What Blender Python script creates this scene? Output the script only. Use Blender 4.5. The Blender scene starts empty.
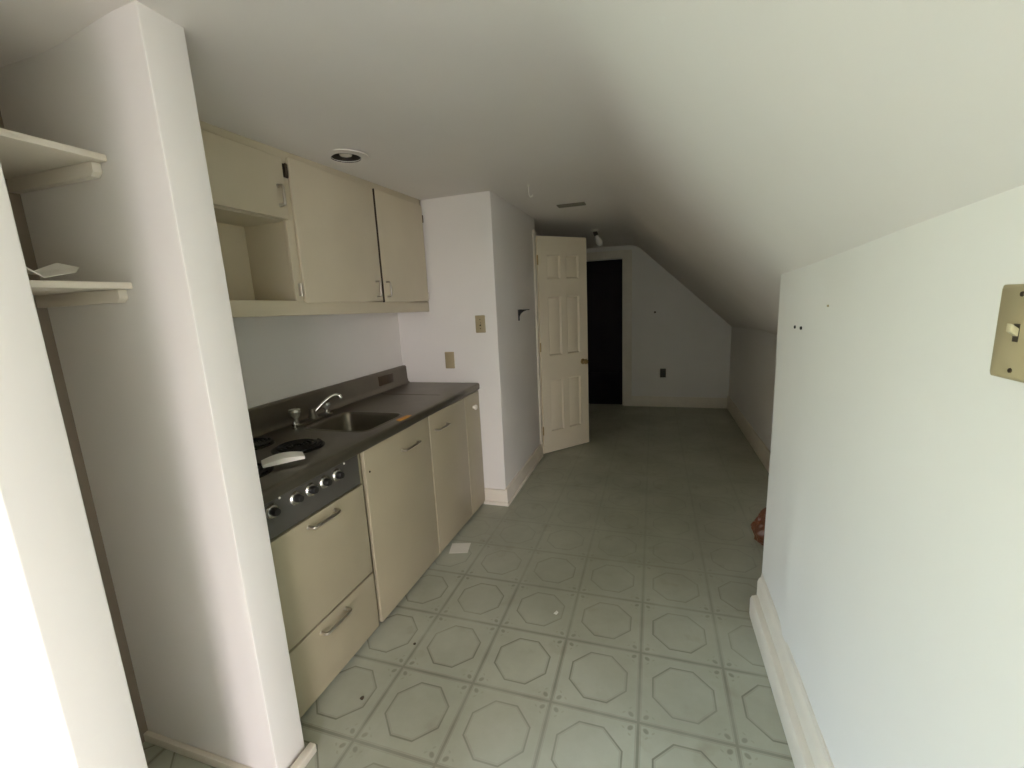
import bpy, bmesh, math, random
from mathutils import Vector, Matrix, noise
random.seed(7)
PI = math.pi
SC = bpy.context.scene
COL = SC.collection
ORG = {}

# ------------------------------------------------------------------ materials
def new_mat(name):
    m = bpy.data.materials.new(name); m.use_nodes = True
    nt = m.node_tree; nt.nodes.clear()
    out = nt.nodes.new('ShaderNodeOutputMaterial')
    b = nt.nodes.new('ShaderNodeBsdfPrincipled')
    nt.links.new(b.outputs[0], out.inputs[0])
    return m, nt, b

def N(nt, t, **kw):
    n = nt.nodes.new(t)
    for k, v in kw.items(): setattr(n, k, v)
    return n

def math_n(nt, op, a, b=None, c=None):
    n = nt.nodes.new('ShaderNodeMath'); n.operation = op
    for i, v in enumerate((a, b, c)):
        if v is None: continue
        if isinstance(v, (int, float)): n.inputs[i].default_value = v
        else: nt.links.new(v, n.inputs[i])
    return n.outputs[0]

def mat(name, col, rough=.6, metal=0, var=.06, scale=6, bump=0, bscale=60, spec=.5, coat=0, dist=.01):
    m, nt, b = new_mat(name)
    tc = N(nt, 'ShaderNodeTexCoord')
    no = N(nt, 'ShaderNodeTexNoise'); no.inputs['Scale'].default_value = scale; no.inputs['Detail'].default_value = 5
    nt.links.new(tc.outputs['Object'], no.inputs['Vector'])
    rp = N(nt, 'ShaderNodeValToRGB')
    c = Vector(col[:3])
    lo = c * (1 - var); hi = c * (1 + var)
    rp.color_ramp.elements[0].position = .3; rp.color_ramp.elements[1].position = .7
    rp.color_ramp.elements[0].color = (*lo, 1); rp.color_ramp.elements[1].color = (*[min(1, x) for x in hi], 1)
    nt.links.new(no.outputs['Fac'], rp.inputs[0])
    nt.links.new(rp.outputs[0], b.inputs['Base Color'])
    b.inputs['Roughness'].default_value = rough; b.inputs['Metallic'].default_value = metal
    b.inputs['Specular IOR Level'].default_value = spec
    b.inputs['Coat Weight'].default_value = coat
    if bump:
        n2 = N(nt, 'ShaderNodeTexNoise'); n2.inputs['Scale'].default_value = bscale; n2.inputs['Detail'].default_value = 3
        nt.links.new(tc.outputs['Object'], n2.inputs['Vector'])
        bp = N(nt, 'ShaderNodeBump'); bp.inputs['Strength'].default_value = bump; bp.inputs['Distance'].default_value = dist
        nt.links.new(n2.outputs['Fac'], bp.inputs['Height']); nt.links.new(bp.outputs[0], b.inputs['Normal'])
    return m

def srgb(r, g, b):
    f = lambda u: ((u / 255 + .055) / 1.055) ** 2.4 if u > 10 else u / 255 / 12.92
    return (f(r), f(g), f(b))

M = {}
M['wall'] = mat('painted_plaster', srgb(228, 224, 219), .55, var=.02, scale=2, bump=.25, bscale=9, dist=.004)
M['ceiling'] = mat('ceiling_paint', srgb(227, 221, 216), .7, var=.02, scale=2, bump=.2, bscale=8, dist=.004)
M['taupe'] = mat('closet_back_taupe', srgb(138, 124, 110), .6, var=.04, scale=3)  # darker and browner than the other walls
M['trim'] = mat('trim_paint', srgb(222, 214, 200), .42, var=.03, scale=9)
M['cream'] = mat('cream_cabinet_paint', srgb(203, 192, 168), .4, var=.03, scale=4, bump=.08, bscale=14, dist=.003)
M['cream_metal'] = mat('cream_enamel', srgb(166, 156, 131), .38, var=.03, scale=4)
M['door_paint'] = mat('door_paint', srgb(226, 215, 192), .45, var=.02, scale=5)
M['steel'] = mat('worn_stainless', (.175, .157, .124), .34, metal=.85, var=.1, scale=7, bump=.05, bscale=40, dist=.002)
M['panel'] = mat('dark_stove_enamel', (.115, .108, .094), .42, metal=.4, var=.06, scale=9)
M['chrome'] = mat('chrome', (.62, .60, .56), .2, metal=1, var=.05, scale=20)
M['nickel'] = mat('brushed_nickel', (.5, .46, .40), .32, metal=1, var=.06, scale=20)
M['bronze'] = mat('dark_bronze', (.10, .075, .05), .4, metal=.8, var=.1, scale=30)
M['brass'] = mat('brass', (.42, .30, .14), .32, metal=1, var=.1, scale=20)
M['black'] = mat('black_plastic', (.012, .011, .010), .4, var=.1, scale=20)
M['black_iron'] = mat('black_iron', (.008, .008, .008), .5, metal=.3, var=.1, scale=20)
M['coil'] = mat('burner_coil_metal', (.02, .017, .015), .6, metal=.5, var=.2, scale=40)
M['drip'] = mat('burnt_drip_bowl', (.035, .028, .022), .35, metal=.8, var=.3, scale=25)
M['crystal'] = mat('clear_faceted_acrylic', (.45, .43, .38), .15, var=.08, scale=20, metal=.5)
M['white_plastic'] = mat('white_plastic', srgb(232, 228, 218), .4, var=.02)
M['ivory'] = mat('ivory_plastic', srgb(166, 152, 120), .4, var=.02)
M['ivory_light'] = mat('light_ivory_plastic', srgb(196, 184, 150), .38, var=.02)
M['brown_plastic'] = mat('brown_plastic', (.06, .045, .03), .4, var=.05)
M['dark_slot'] = mat('dark_slot', (.01, .008, .006), .6, var=.05)
M['orange'] = mat('orange_strip', srgb(214, 150, 66), .6, var=.12, scale=40)
M['paper'] = mat('white_paper', srgb(226, 223, 214), .8, var=.03, scale=20)
M['bag'] = mat('orange_brown_plastic_bag', srgb(100, 58, 34), .3, var=.25, scale=12, coat=.3)
M['bulb'] = mat('frosted_bulb', srgb(228, 224, 214), .25, var=.01)
M['dull_cover'] = mat('greyed_cover_paint', srgb(120, 114, 102), .6, var=.04)
M['gap_shade'] = mat('door_gap_shade', (.045, .032, .02), .8, var=.2, scale=30)
M['can'] = mat('dark_recess_metal', (.05, .04, .03), .5, var=.1)
M['dark_room'] = mat('painted_room_darkness', (.012, .010, .008), .7, var=.3, scale=3)
M['crumb'] = mat('white_crumb', (.8, .8, .76), .6)

def floor_material(tx, ty):
    m, nt, b = new_mat('octagon_vinyl')
    geo = N(nt, 'ShaderNodeNewGeometry')
    sep = N(nt, 'ShaderNodeSeparateXYZ'); nt.links.new(geo.outputs['Position'], sep.inputs[0])
    def cell(o, t):
        u = math_n(nt, 'DIVIDE', o, t)
        u = math_n(nt, 'FRACT', math_n(nt, 'ADD', u, 100.0))
        return math_n(nt, 'ABSOLUTE', math_n(nt, 'SUBTRACT', u, .5))      # 0 at the tile's centre, .5 at its edge
    u = cell(sep.outputs[0], tx); v = cell(sep.outputs[1], ty)
    def band(d, r, w, soft):                                              # 1 on the line d = r
        e = math_n(nt, 'ABSOLUTE', math_n(nt, 'SUBTRACT', d, r))
        mr = N(nt, 'ShaderNodeMapRange'); mr.interpolation_type = 'SMOOTHSTEP'
        mr.inputs['From Min'].default_value = w; mr.inputs['From Max'].default_value = w + soft
        mr.inputs['To Min'].default_value = 1; mr.inputs['To Max'].default_value = 0
        nt.links.new(e, mr.inputs['Value']); return mr.outputs[0]
    mx = math_n(nt, 'MAXIMUM', u, v)
    grout = band(mx, .5, .010, .012)
    rim = band(mx, .474, .003, .006)
    diag = math_n(nt, 'MULTIPLY', math_n(nt, 'ADD', u, v), .72)
    octd = math_n(nt, 'MAXIMUM', mx, diag)
    octl = band(octd, .345, .006, .007)
    octi = band(octd, .325, .003, .010)
    # leaf marks in the corners
    a = math_n(nt, 'SUBTRACT', .5, u); c = math_n(nt, 'SUBTRACT', .5, v)
    s = math_n(nt, 'ADD', a, c); d = math_n(nt, 'SUBTRACT', a, c)
    e1 = math_n(nt, 'POWER', math_n(nt, 'DIVIDE', math_n(nt, 'SUBTRACT', s, .165), .058), 2.0)
    e2 = math_n(nt, 'POWER', math_n(nt, 'DIVIDE', d, .042), 2.0)
    rr = math_n(nt, 'SQRT', math_n(nt, 'ADD', e1, e2))
    dot = band(rr, 0.0, .55, .55)
    e3 = math_n(nt, 'POWER', math_n(nt, 'DIVIDE', math_n(nt, 'SUBTRACT', s, .25), .018), 2.0)
    e4 = math_n(nt, 'POWER', math_n(nt, 'DIVIDE', math_n(nt, 'SUBTRACT', math_n(nt, 'ABSOLUTE', d), .07), .035), 2.0)
    curl = band(math_n(nt, 'SQRT', math_n(nt, 'ADD', e3, e4)), 0.0, .5, .6)
    # wear
    w1 = N(nt, 'ShaderNodeTexNoise'); w1.inputs['Scale'].default_value = 3.1; w1.inputs['Detail'].default_value = 6
    nt.links.new(geo.outputs['Position'], w1.inputs['Vector'])
    wr = N(nt, 'ShaderNodeMapRange'); wr.inputs['From Min'].default_value = .33; wr.inputs['From Max'].default_value = .60
    wr.inputs['To Min'].default_value = .45; wr.inputs['To Max'].default_value = 1
    nt.links.new(w1.outputs['Fac'], wr.inputs['Value'])
    # print fades further into the room
    wy = N(nt, 'ShaderNodeMapRange'); wy.interpolation_type = 'SMOOTHSTEP'
    wy.inputs['From Min'].default_value = .15; wy.inputs['From Max'].default_value = 1.25
    wy.inputs['To Min'].default_value = 1; wy.inputs['To Max'].default_value = .30
    nt.links.new(sep.outputs[1], wy.inputs['Value'])
    wear = math_n(nt, 'MULTIPLY', wr.outputs[0], wy.outputs[0])
    def k(x, f): return math_n(nt, 'MULTIPLY', x, f)
    pat = math_n(nt, 'MAXIMUM', k(grout, .56), k(octl, .64))
    pat = math_n(nt, 'MAXIMUM', pat, k(dot, .52))
    pat = math_n(nt, 'MAXIMUM', pat, math_n(nt, 'MAXIMUM', k(curl, .22), math_n(nt, 'MAXIMUM', k(rim, .25), k(octi, .18))))
    pat = math_n(nt, 'MULTIPLY', pat, wear)
    base = N(nt, 'ShaderNodeTexNoise'); base.inputs['Scale'].default_value = 2.2; base.inputs['Detail'].default_value = 8
    base.inputs['Roughness'].default_value = .62
    nt.links.new(geo.outputs['Position'], base.inputs['Vector'])
    rp = N(nt, 'ShaderNodeValToRGB')
    rp.color_ramp.elements[0].position = .32; rp.color_ramp.elements[0].color = (*srgb(158, 158, 142), 1)
    rp.color_ramp.elements[1].position = .68; rp.color_ramp.elements[1].color = (*srgb(180, 182, 166), 1)
    nt.links.new(base.outputs['Fac'], rp.inputs[0])
    # sparse brown stains
    st = N(nt, 'ShaderNodeTexNoise'); st.inputs['Scale'].default_value = 7; st.inputs['Detail'].default_value = 4
    nt.links.new(geo.outputs['Position'], st.inputs['Vector'])
    sr = N(nt, 'ShaderNodeMapRange'); sr.inputs['From Min'].default_value = .60; sr.inputs['From Max'].default_value = .78
    sr.inputs['To Max'].default_value = .35; nt.links.new(st.outputs['Fac'], sr.inputs['Value'])
    m1 = N(nt, 'ShaderNodeMix', data_type='RGBA'); nt.links.new(sr.outputs[0], m1.inputs[0])
    nt.links.new(rp.outputs[0], m1.inputs[6]); m1.inputs[7].default_value = (*srgb(128, 112, 88), 1)
    m2 = N(nt, 'ShaderNodeMix', data_type='RGBA'); nt.links.new(pat, m2.inputs[0])
    nt.links.new(m1.outputs[2], m2.inputs[6]); m2.inputs[7].default_value = (*srgb(92, 88, 72), 1)
    nt.links.new(m2.outputs[2], b.inputs['Base Color'])
    b.inputs['Roughness'].default_value = .42
    b.inputs['Specular IOR Level'].default_value = .35
    bp = N(nt, 'ShaderNodeBump'); bp.inputs['Strength'].default_value = .25; bp.inputs['Distance'].default_value = .002
    bp.invert = True
    nt.links.new(pat, bp.inputs['Height']); nt.links.new(bp.outputs[0], b.inputs['Normal'])
    return m
TX, TY = .3048, .3048 * 1.0261
M['floor'] = floor_material(TX, TY)

# ------------------------------------------------------------------ mesh helpers
def merge(bm, src):
    me = bpy.data.meshes.new('tmp'); src.to_mesh(me); src.free(); bm.from_mesh(me); bpy.data.meshes.remove(me)

def box(bm, x0, x1, y0, y1, z0, z1, bev=.0, seg=2, shear=None):
    b = bmesh.new(); bmesh.ops.create_cube(b, size=1)
    for v in b.verts:
        v.co = Vector((x0 if v.co.x < 0 else x1, y0 if v.co.y < 0 else y1, z0 if v.co.z < 0 else z1))
        if shear: v.co.z += shear(v.co)
    if bev:
        bmesh.ops.bevel(b, geom=b.edges[:], offset=bev, segments=seg, affect='EDGES', profile=.5)
    bmesh.ops.recalc_face_normals(b, faces=b.faces[:])
    merge(bm, b)

def bevel_vertical(b, off, seg, test):
    es = [e for e in b.edges if abs(e.verts[0].co.z - e.verts[1].co.z) > .3 and test(e.verts[0].co)]
    bmesh.ops.bevel(b, geom=es, offset=off, segments=seg, affect='EDGES', profile=.5)

def frame_from(axis):
    a = Vector(axis).normalized()
    h = Vector((0, 0, 1)) if abs(a.z) < .9 else Vector((1, 0, 0))
    u = a.cross(h).normalized(); return a, u, a.cross(u).normalized()

def lathe(bm, c, axis, prof, n=32, cap=True):
    """prof: list of (radius, height along the axis)"""
    a, u, w = frame_from(axis); c = Vector(c); rings = []
    for r, h in prof:
        if r < 1e-6: rings.append([bm.verts.new(c + a * h)])
        else: rings.append([bm.verts.new(c + a * h + (u * math.cos(2*PI*i/n) + w * math.sin(2*PI*i/n)) * r) for i in range(n)])
    fs = []
    for A, B in zip(rings, rings[1:]):
        for i in range(n):
            j = (i + 1) % n
            if len(A) == 1 and len(B) == 1: continue
            if len(A) == 1: fs.append(bm.faces.new((A[0], B[i], B[j])))
            elif len(B) == 1: fs.append(bm.faces.new((A[i], A[j], B[0])))
            else: fs.append(bm.faces.new((A[i], A[j], B[j], B[i])))
    if cap:
        for Rg in (rings[0], rings[-1]):
            if len(Rg) > 2: fs.append(bm.faces.new(Rg))
    bmesh.ops.recalc_face_normals(bm, faces=fs)

def tube(bm, pts, r, n=12, radii=None, closed_caps=True):
    pts = [Vector(p) for p in pts]; rings = []; prev = None
    for i, p in enumerate(pts):
        t = (pts[min(i+1, len(pts)-1)] - pts[max(i-1, 0)]).normalized()
        if prev is None: _, u, w = frame_from(t)
        else:
            u = (prev - t * prev.dot(t)).normalized(); w = t.cross(u)
        prev = u; R = radii[i] if radii else r
        rings.append([bm.verts.new(p + (u * math.cos(2*PI*k/n) + w * math.sin(2*PI*k/n)) * R) for k in range(n)])
    fs = []
    for A, B in zip(rings, rings[1:]):
        for k in range(n): fs.append(bm.faces.new((A[k], A[(k+1) % n], B[(k+1) % n], B[k])))
    if closed_caps:
        fs.append(bm.faces.new(rings[0])); fs.append(bm.faces.new(rings[-1]))
    bmesh.ops.recalc_face_normals(bm, faces=fs)

def prism(bm, poly, depth_vec, bev=0):
    b = bmesh.new(); vs = [b.verts.new(Vector(p)) for p in poly]
    f = b.faces.new(vs); r = bmesh.ops.extrude_face_region(b, geom=[f])
    for v in r['geom']:
        if isinstance(v, bmesh.types.BMVert): v.co += Vector(depth_vec)
    bmesh.ops.recalc_face_normals(b, faces=b.faces[:])
    if bev: bmesh.ops.bevel(b, geom=b.edges[:], offset=bev, segments=2, affect='EDGES', profile=.5)
    merge(bm, b)

def smooth_path(pts, n=8):
    pts = [Vector(p) for p in pts]; out = []
    for i in range(len(pts) - 1):
        p0, p1, p2, p3 = pts[max(i-1, 0)], pts[i], pts[i+1], pts[min(i+2, len(pts)-1)]
        for k in range(n):
            t = k / n
            out.append(.5 * ((2*p1) + (p2-p0)*t + (2*p0-5*p1+4*p2-p3)*t*t + (3*p1-p0-3*p2+p3)*t**3))
    out.append(pts[-1]); return out

def obj(name, bm, m, parent=None, smooth=True, label=None, origin=None):
    me = bpy.data.meshes.new(name)
    off = ORG.get(parent.name if parent else None, Vector((0, 0, 0)))
    o_here = Vector(origin) if origin is not None else (off if parent else Vector((0, 0, 0)))
    bmesh.ops.translate(bm, verts=bm.verts[:], vec=-o_here)
    bm.to_mesh(me); bm.free()
    if smooth:
        for p in me.polygons: p.use_smooth = True
        me.set_sharp_from_angle(angle=math.radians(38))
    me.materials.append(M[m] if isinstance(m, str) else m)
    o = bpy.data.objects.new(name, me); COL.objects.link(o)
    if parent: o.parent = parent; o.location = o_here - off
    else: o.location = o_here
    ORG[o.name] = o_here.copy()
    if label: o['label'] = label
    return o

def tag(o, label, cat, group=None, kind=None):
    o['label'] = label; o['category'] = cat
    if group: o['group'] = group
    if kind: o['kind'] = kind
    return o

def thing(name, loc, label, cat, group=None, kind=None):
    o = bpy.data.objects.new(name, None); COL.objects.link(o); o.location = loc
    o.empty_display_size = .05
    ORG[o.name] = Vector(loc); return tag(o, label, cat, group, kind)

def struct(name, bm, m, label, cat, parent=None, smooth=True):
    o = obj(name, bm, m, parent, smooth)
    if not parent: tag(o, label, cat, kind='structure')
    return o

def copy_thing(src, delta, label):
    """a thing, its parts and their sub-parts"""
    def rec(o, par):
        c = o.copy(); COL.objects.link(c)
        if par: c.parent = par
        for ch in [x for x in COL.objects if x.parent == o]: rec(ch, c)
        return c
    c = rec(src, None); c.location = Vector(src.location) + Vector(delta); c['label'] = label
    return c

def apply_boolean(o, cutters):
    for cb in cutters:
        me = bpy.data.meshes.new('cut'); cb.to_mesh(me); cb.free()
        co = bpy.data.objects.new('cut', me); COL.objects.link(co)
        md = o.modifiers.new('b', 'BOOLEAN'); md.operation = 'DIFFERENCE'; md.solver = 'EXACT'; md.object = co
        bpy.context.view_layer.update()
        ev = o.evaluated_get(bpy.context.evaluated_depsgraph_get())
        nm = bpy.data.meshes.new_from_object(ev)
        o.modifiers.clear(); old = o.data; o.data = nm
        bpy.data.objects.remove(co); bpy.data.meshes.remove(me)
        for p in nm.polygons: p.use_smooth = True
        nm.set_sharp_from_angle(angle=math.radians(38))

# ------------------------------------------------------------------ main measures (metres)
H = 2.12                 # flat ceiling
XK = -1.70               # wall behind the counter
YE = 1.46                # wall that ends the kitchen
XH = -.955               # hall wall
YF = 4.55                # far wall
XR = .93                 # low wall under the slope
XN = .50                 # near right wall
YN = .66                 # where the near right wall stops
YG = -5.6                # gable wall behind the camera
YR = -1.65               # where the near right wall starts, beside the camera
def zc(y): return H if y < 3.0 else H - .072 * (y - 3.0) / 1.55
def sm(t): t = max(0, min(1, t)); return t * t * (3 - 2 * t)
def sag(x, y):           # old plaster sags a little above the wall cabinet and closet
    return .036 * sm((-1.08 - x) / .34) * max(0, min(1, (1.40 - y) / 1.45)) * sm((y - YR) / .5)
def slope_z(x, y):
    s = .934 if y > YN else .94 - .10 * min(1.6, (YN - y) / 1.16)
    return zc(y) - s * (x + .18)

# ------------------------------------------------------------------ shell
b = bmesh.new(); box(b, -2.8, 3.2, YG - .15, 7.4, -.12, 0)
struct('floor', b, 'floor', 'grey-green sheet vinyl floor printed with octagons in squares', 'floor')

# ceiling: flat part and rounded bend into the long slope
b = bmesh.new(); ys = [YR + .02, -1.4, -1.2, -.8, -.5, -.2, .1, .4, .66, 1, 1.5, 2, 2.5, 3.0, 3.5, 4.0, 4.3, YF + .1]
def profile(y):
    pts = [(x, zc(y) - sag(x, y)) for x in (-2.75, -1.75, -1.45, -1.40, -1.35, -1.30, -1.25, -1.20, -1.14, -1.08, -.6)]
    s = (zc(y) - slope_z(1, y)) / 1.18; R = .16
    a = math.atan(s)
    t = R * math.tan(a / 2)                   # tangent length
    t = t * 1.5
    p0 = Vector((-.18 - t, zc(y))); pm = Vector((-.18, zc(y))); p1 = Vector((-.18 + t * math.cos(a), zc(y) - t * math.sin(a)))
    for k in range(9):
        q = k / 8; w = p0 * (1-q)**2 + pm * 2*q*(1-q) + p1 * q*q; pts.append((w.x, w.y))
    for x in (.2, .5, .8, .93, 1.3): pts.append((x, slope_z(x, y)))
    return pts
low, top = [], []
for y in ys:
    pr = profile(y)
    low.append([b.verts.new((x, y, z)) for x, z in pr]); top.append([b.verts.new((x, y, z + .22)) for x, z in pr])
n = len(low[0])
for i in range(len(ys) - 1):
    for k in range(n - 1):
        b.faces.new((low[i][k], low[i][k+1], low[i+1][k+1], low[i+1][k])); b.faces.new((top[i][k], top[i+1][k], top[i+1][k+1], top[i][k+1]))
    b.faces.new((low[i][0], low[i+1][0], top[i+1][0], top[i][0])); b.faces.new((low[i][-1], top[i][-1], top[i+1][-1], low[i+1][-1]))
for i in (0, -1):
    for k in range(n - 1): b.faces.new((low[i][k], low[i][k+1], top[i][k+1], top[i][k]))
bmesh.ops.recalc_face_normals(b, faces=b.faces[:])
ceil = struct('ceiling', b, 'ceiling', 'white plaster ceiling bending down into a long sloped side', 'ceiling')
DL = [(-1.302, .517)]
cuts = []
for x, y in DL:
    c = bmesh.new(); lathe(c, (x, y, H - .07), (0, 0, 1), [(.066, 0), (.066, .21)], 40); cuts.append(c)
apply_boolean(ceil, cuts)

def wall(name, label, *boxes, m='wall', fn=None):
    b = bmesh.new()
    for q in boxes: box(b, *q)
    if fn: fn(b)
    return struct(name, b, m, label, 'wall')

wall('wall_left', 'white wall behind the counter and wall cabinet', (XK - .12, XK, -.388, YE, 0, H))
wall('wall_kitchen_end', 'white wall closing the far end of the counter, with two plates', (XK - .12, XH - .1, YE, YE + .10, 0, H + .02))
b = bmesh.new(); c = bmesh.new()
box(c, XH - .1, XH, YE, 2.56, 0, H + .02); bevel_vertical(c, .006, 3, lambda v: v.x > XH - .01); merge(b, c)
box(b, -2.1, XH - .1, 2.46, 2.56, 0, H + .02)
struct('wall_hall', b, 'wall', 'grey-white hall wall between the kitchen end and the open door', 'wall')
wall('wall_hall_side', 'shadowed side wall behind the open door', (-2.1, -2.0, 2.56, YF + .1, 0, H + .02))
DX0, DX1, DZ = -1.05, -.33, 1.895
wall('wall_far', 'far gable-shaped wall with a dark doorway', (-2.1, DX0, YF, YF + .1, 0, 2.14), (DX1, 1.05, YF, YF + .1, 0, 2.14), (DX0, DX1, YF, YF + .1, DZ, 2.14))
wall('wall_knee', 'low wall under the slope in the dim hall', (XR, XR + .12, YN - .2, YF, 0, 1.22))
# room beyond the doorway; near-black colour stands in for its darkness
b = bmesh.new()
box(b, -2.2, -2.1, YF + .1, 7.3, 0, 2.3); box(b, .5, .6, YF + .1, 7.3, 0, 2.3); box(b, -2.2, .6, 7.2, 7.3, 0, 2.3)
box(b, -2.2, .6, YF + .1, 7.3, 2.2, 2.3); box(b, -2.1, .5, YF + .06, 7.2, 0, .004)  # last box: dark sheet on the floor in place of shade
struct('wall_back_room', b, 'dark_room', 'near-black room beyond the far doorway, its darkness painted in', 'wall')

# near right wall, slightly wavy plaster face
b = bmesh.new()
NYs = 60; NZs = 30
def bulge(y, z):
    f = .006 * math.exp(-((y - .30) / .07) ** 2) * (1 if z < .5 else math.exp(-((z - .5) / .35) ** 2))
    return f + .004 * noise.noise(Vector((0, y * 2.0, z * 1.5)))
g = []
Y0 = YR
for i in range(NYs + 1):
    y = Y0 + (YN - Y0) * i / NYs
    zt = slope_z(XN, y) + .03
    g.append([b.verts.new((XN - bulge(y, zt * k / NZs), y, zt * k / NZs)) for k in range(NZs + 1)])
for i in range(NYs):
    for k in range(NZs): b.faces.new((g[i][k], g[i+1][k], g[i+1][k+1], g[i][k+1]))
def lastcol(i): return [v for v in g[i]]
bk = []
for i in (0, NYs):
    bk.append([b.verts.new((XR + .02, v.co.y, v.co.z if j < NZs else slope_z(XR, v.co.y) + .03)) for j, v in enumerate(g[i])])
    for j, v in enumerate(bk[-1]):
        v.co.z = (slope_z(XR, v.co.y) + .03) * j / NZs
    for k in range(NZs): b.faces.new((g[i][k], g[i][k+1], bk[-1][k+1], bk[-1][k]))
bmesh.ops.recalc_face_normals(b, faces=b.faces[:])
struct('wall_right', b, 'wall', 'bright white near wall on the right below the slope', 'wall')

# stub wall (column) and the partition that frame the narrow closet
def stub(name, label, y0, y1, xa, xb, x0=XK - .12):
    b = bmesh.new(); c = bmesh.new(); bmesh.ops.create_cube(c, size=1)
    for v in c.verts:
        zt = H + .01 if v.co.z > 0 else 0
        v.co = Vector((x0 if v.co.x < 0 else (xb if v.co.z > 0 else xa), y0 if v.co.y < 0 else y1, zt))
    bevel_vertical(c, .003, 3, lambda v: v.x > -1.3)
    merge(b, c)
    return struct(name, b, 'wall', label, 'wall')
stub('wall_stub', 'white stub wall standing between the closet and the stove', -.495, -.388, -1.046, -1.062)
stub('wall_partition', 'pale partition end at the left edge, nearest the camera', -.918, -.815, -1.0, -1.0, -2.72)
wall('wall_closet_back', 'taupe back wall of the narrow shelved closet', (-1.72, -1.62, -.815, -.495, 0, H), m='taupe')
XW = -2.60
WY0, WY1, WZ0, WZ1 = -4.25, -2.35, .66, 1.98      # the window, in the left wall beside the camera
wall('wall_near_left', 'white wall left of the camera around the window', (XW - .12, XW, YG - .12, WY0, 0, H + .02), (XW - .12, XW, WY1, -.925, 0, H + .02),
     (XW - .12, XW, WY0, WY1, 0, WZ0), (XW - .12, XW, WY0, WY1, WZ1, H + .02))
VX0, VX1, VZ0, VZ1 = 1.15, 2.80, .50, 1.98         # second window, in the alcove behind the camera on the right
wall('wall_gable', 'gable wall behind the camera around the alcove window', (-2.72, VX0, YG - .12, YG, 0, H + .02), (VX1, 3.15, YG - .12, YG, 0, H + .02),
     (VX0, VX1, YG - .12, YG, 0, VZ0), (VX0, VX1, YG - .12, YG, VZ1, H + .02))
wall('wall_alcove_right', 'right wall of the alcove behind the camera', (3.0, 3.12, YG, YR, 0, H + .02))
wall('wall_alcove_return', 'return wall between the alcove and the near right wall', (XN, 3.12, YR - .10, YR + .02, 0, H + .02))
b = bmesh.new(); box(b, -2.72, 3.15, YG - .12, YR + .02, H, H + .2)
struct('ceiling_alcove', b, 'ceiling', 'flat ceiling over the alcove behind the camera', 'ceiling')
b = bmesh.new()
for q in ((VX0 - .09, VX0), (VX1, VX1 + .09)): box(b, q[0], q[1], YG, YG + .02, VZ0 - .03, VZ1 + .09, .003)
box(b, VX0, VX1, YG, YG + .02, VZ1, VZ1 + .09, .003); box(b, VX0 - .11, VX1 + .11, YG, YG + .05, VZ0 - .03, VZ0, .003)
for x in (VX0, VX1 - .035): box(b, x, x + .035, YG - .08, YG - .05, VZ0, VZ1)
for z in (VZ0, VZ1 - .035): box(b, VX0, VX1, YG - .08, YG - .05, z, z + .035)
struct('window_2', b, 'trim', 'white window in the alcove behind the camera', 'window')
b = bmesh.new()
for q in ((WY0 - .09, WY0), (WY1, WY1 + .09)): box(b, XW, XW + .02, q[0], q[1], WZ0 - .03, WZ1 + .09, .003)
box(b, XW, XW + .02, WY0, WY1, WZ1, WZ1 + .09, .003); box(b, XW, XW + .05, WY0 - .11, WY1 + .11, WZ0 - .03, WZ0, .003)
for y in (WY0, WY1 - .035): box(b, XW - .08, XW - .05, y, y + .035, WZ0, WZ1)
for z in (WZ0, WZ1 - .035): box(b, XW - .08, XW - .05, WY0, WY1, z, z + .035)
struct('window_1', b, 'trim', 'white window in the left wall beside the camera', 'window')

# ------------------------------------------------------------------ trim
def trim(name, label, m='trim', *boxes):
    b = bmesh.new()
    for q in boxes: box(b, *q, .004)
    return struct(name, b, m, label, 'baseboard')
# near right baseboard: tall board with a cap and a shoe moulding
b = bmesh.new()
def rail(b, sec, y0, y1, x, sgn):
    prism(b, [(x + sgn * px, y0, pz) for px, pz in sec], (0, y1 - y0, 0))
rail(b, [(0, 0), (.022, 0), (.022, .155), (.018, .168), (.010, .176), (.008, .195), (0, .195)], YR, YN - .005, XN + .004, -1)
rail(b, [(0, 0), (.046, 0), (.050, .02), (.050, .085), (.044, .098), (.026, .104), (0, .104)], YR, YN - .02, XN + .004, -1)
for v in b.verts: v.co.z *= max(.66, (.216 - .058 * (YN - v.co.y)) / .195)
struct('baseboard_right', b, 'trim', 'cream baseboard with stepped moulding along the bright right wall', 'baseboard')
trim('baseboard_hall', 'tall cream baseboard along the hall wall', 'trim', (XH - .004, XH + .016, YE - .012, 2.47, 0, .125), (XH, XH + .026, YE - .02, 2.47, 0, .022))
trim('baseboard_kitchen_end', 'short cream baseboard stub beside the counter end', 'trim', (-1.12, XH + .016, YE - .016, YE, 0, .115), (-1.12, XH + .024, YE - .03, YE, 0, .026))
trim('baseboard_far', 'cream baseboard under the far wall', 'trim', (DX1 + .1, XR, YF - .016, YF, 0, .135))
trim('baseboard_knee', 'cream baseboard along the low wall in the hall', 'trim', (XR - .016, XR, YN + .05, YF - .016, 0, .165))
trim('baseboard_stub', 'low cream shoe moulding around the stub wall', 'trim', (-1.62, -1.012, -.512, -.495, 0, .032), (-1.034, -1.008, -.512, -.378, 0, .032))
# doorway casings
trim('trim_1', 'cream casing around the dark far doorway', 'trim', (DX1, DX1 + .10, YF - .018, YF, 0, DZ + .10), (DX0 - .1, DX0, YF - .018, YF, 0, DZ + .10), (DX0, DX1, YF - .018, YF, DZ, DZ + .10),
     (DX1 - .018, DX1, YF, YF + .1, 0, DZ))
trim('trim_2', 'narrow cream casing on the hall wall beside the open door', 'trim', (XH - .004, XH + .014, 2.475, 2.56, 0, 2.02))

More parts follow.
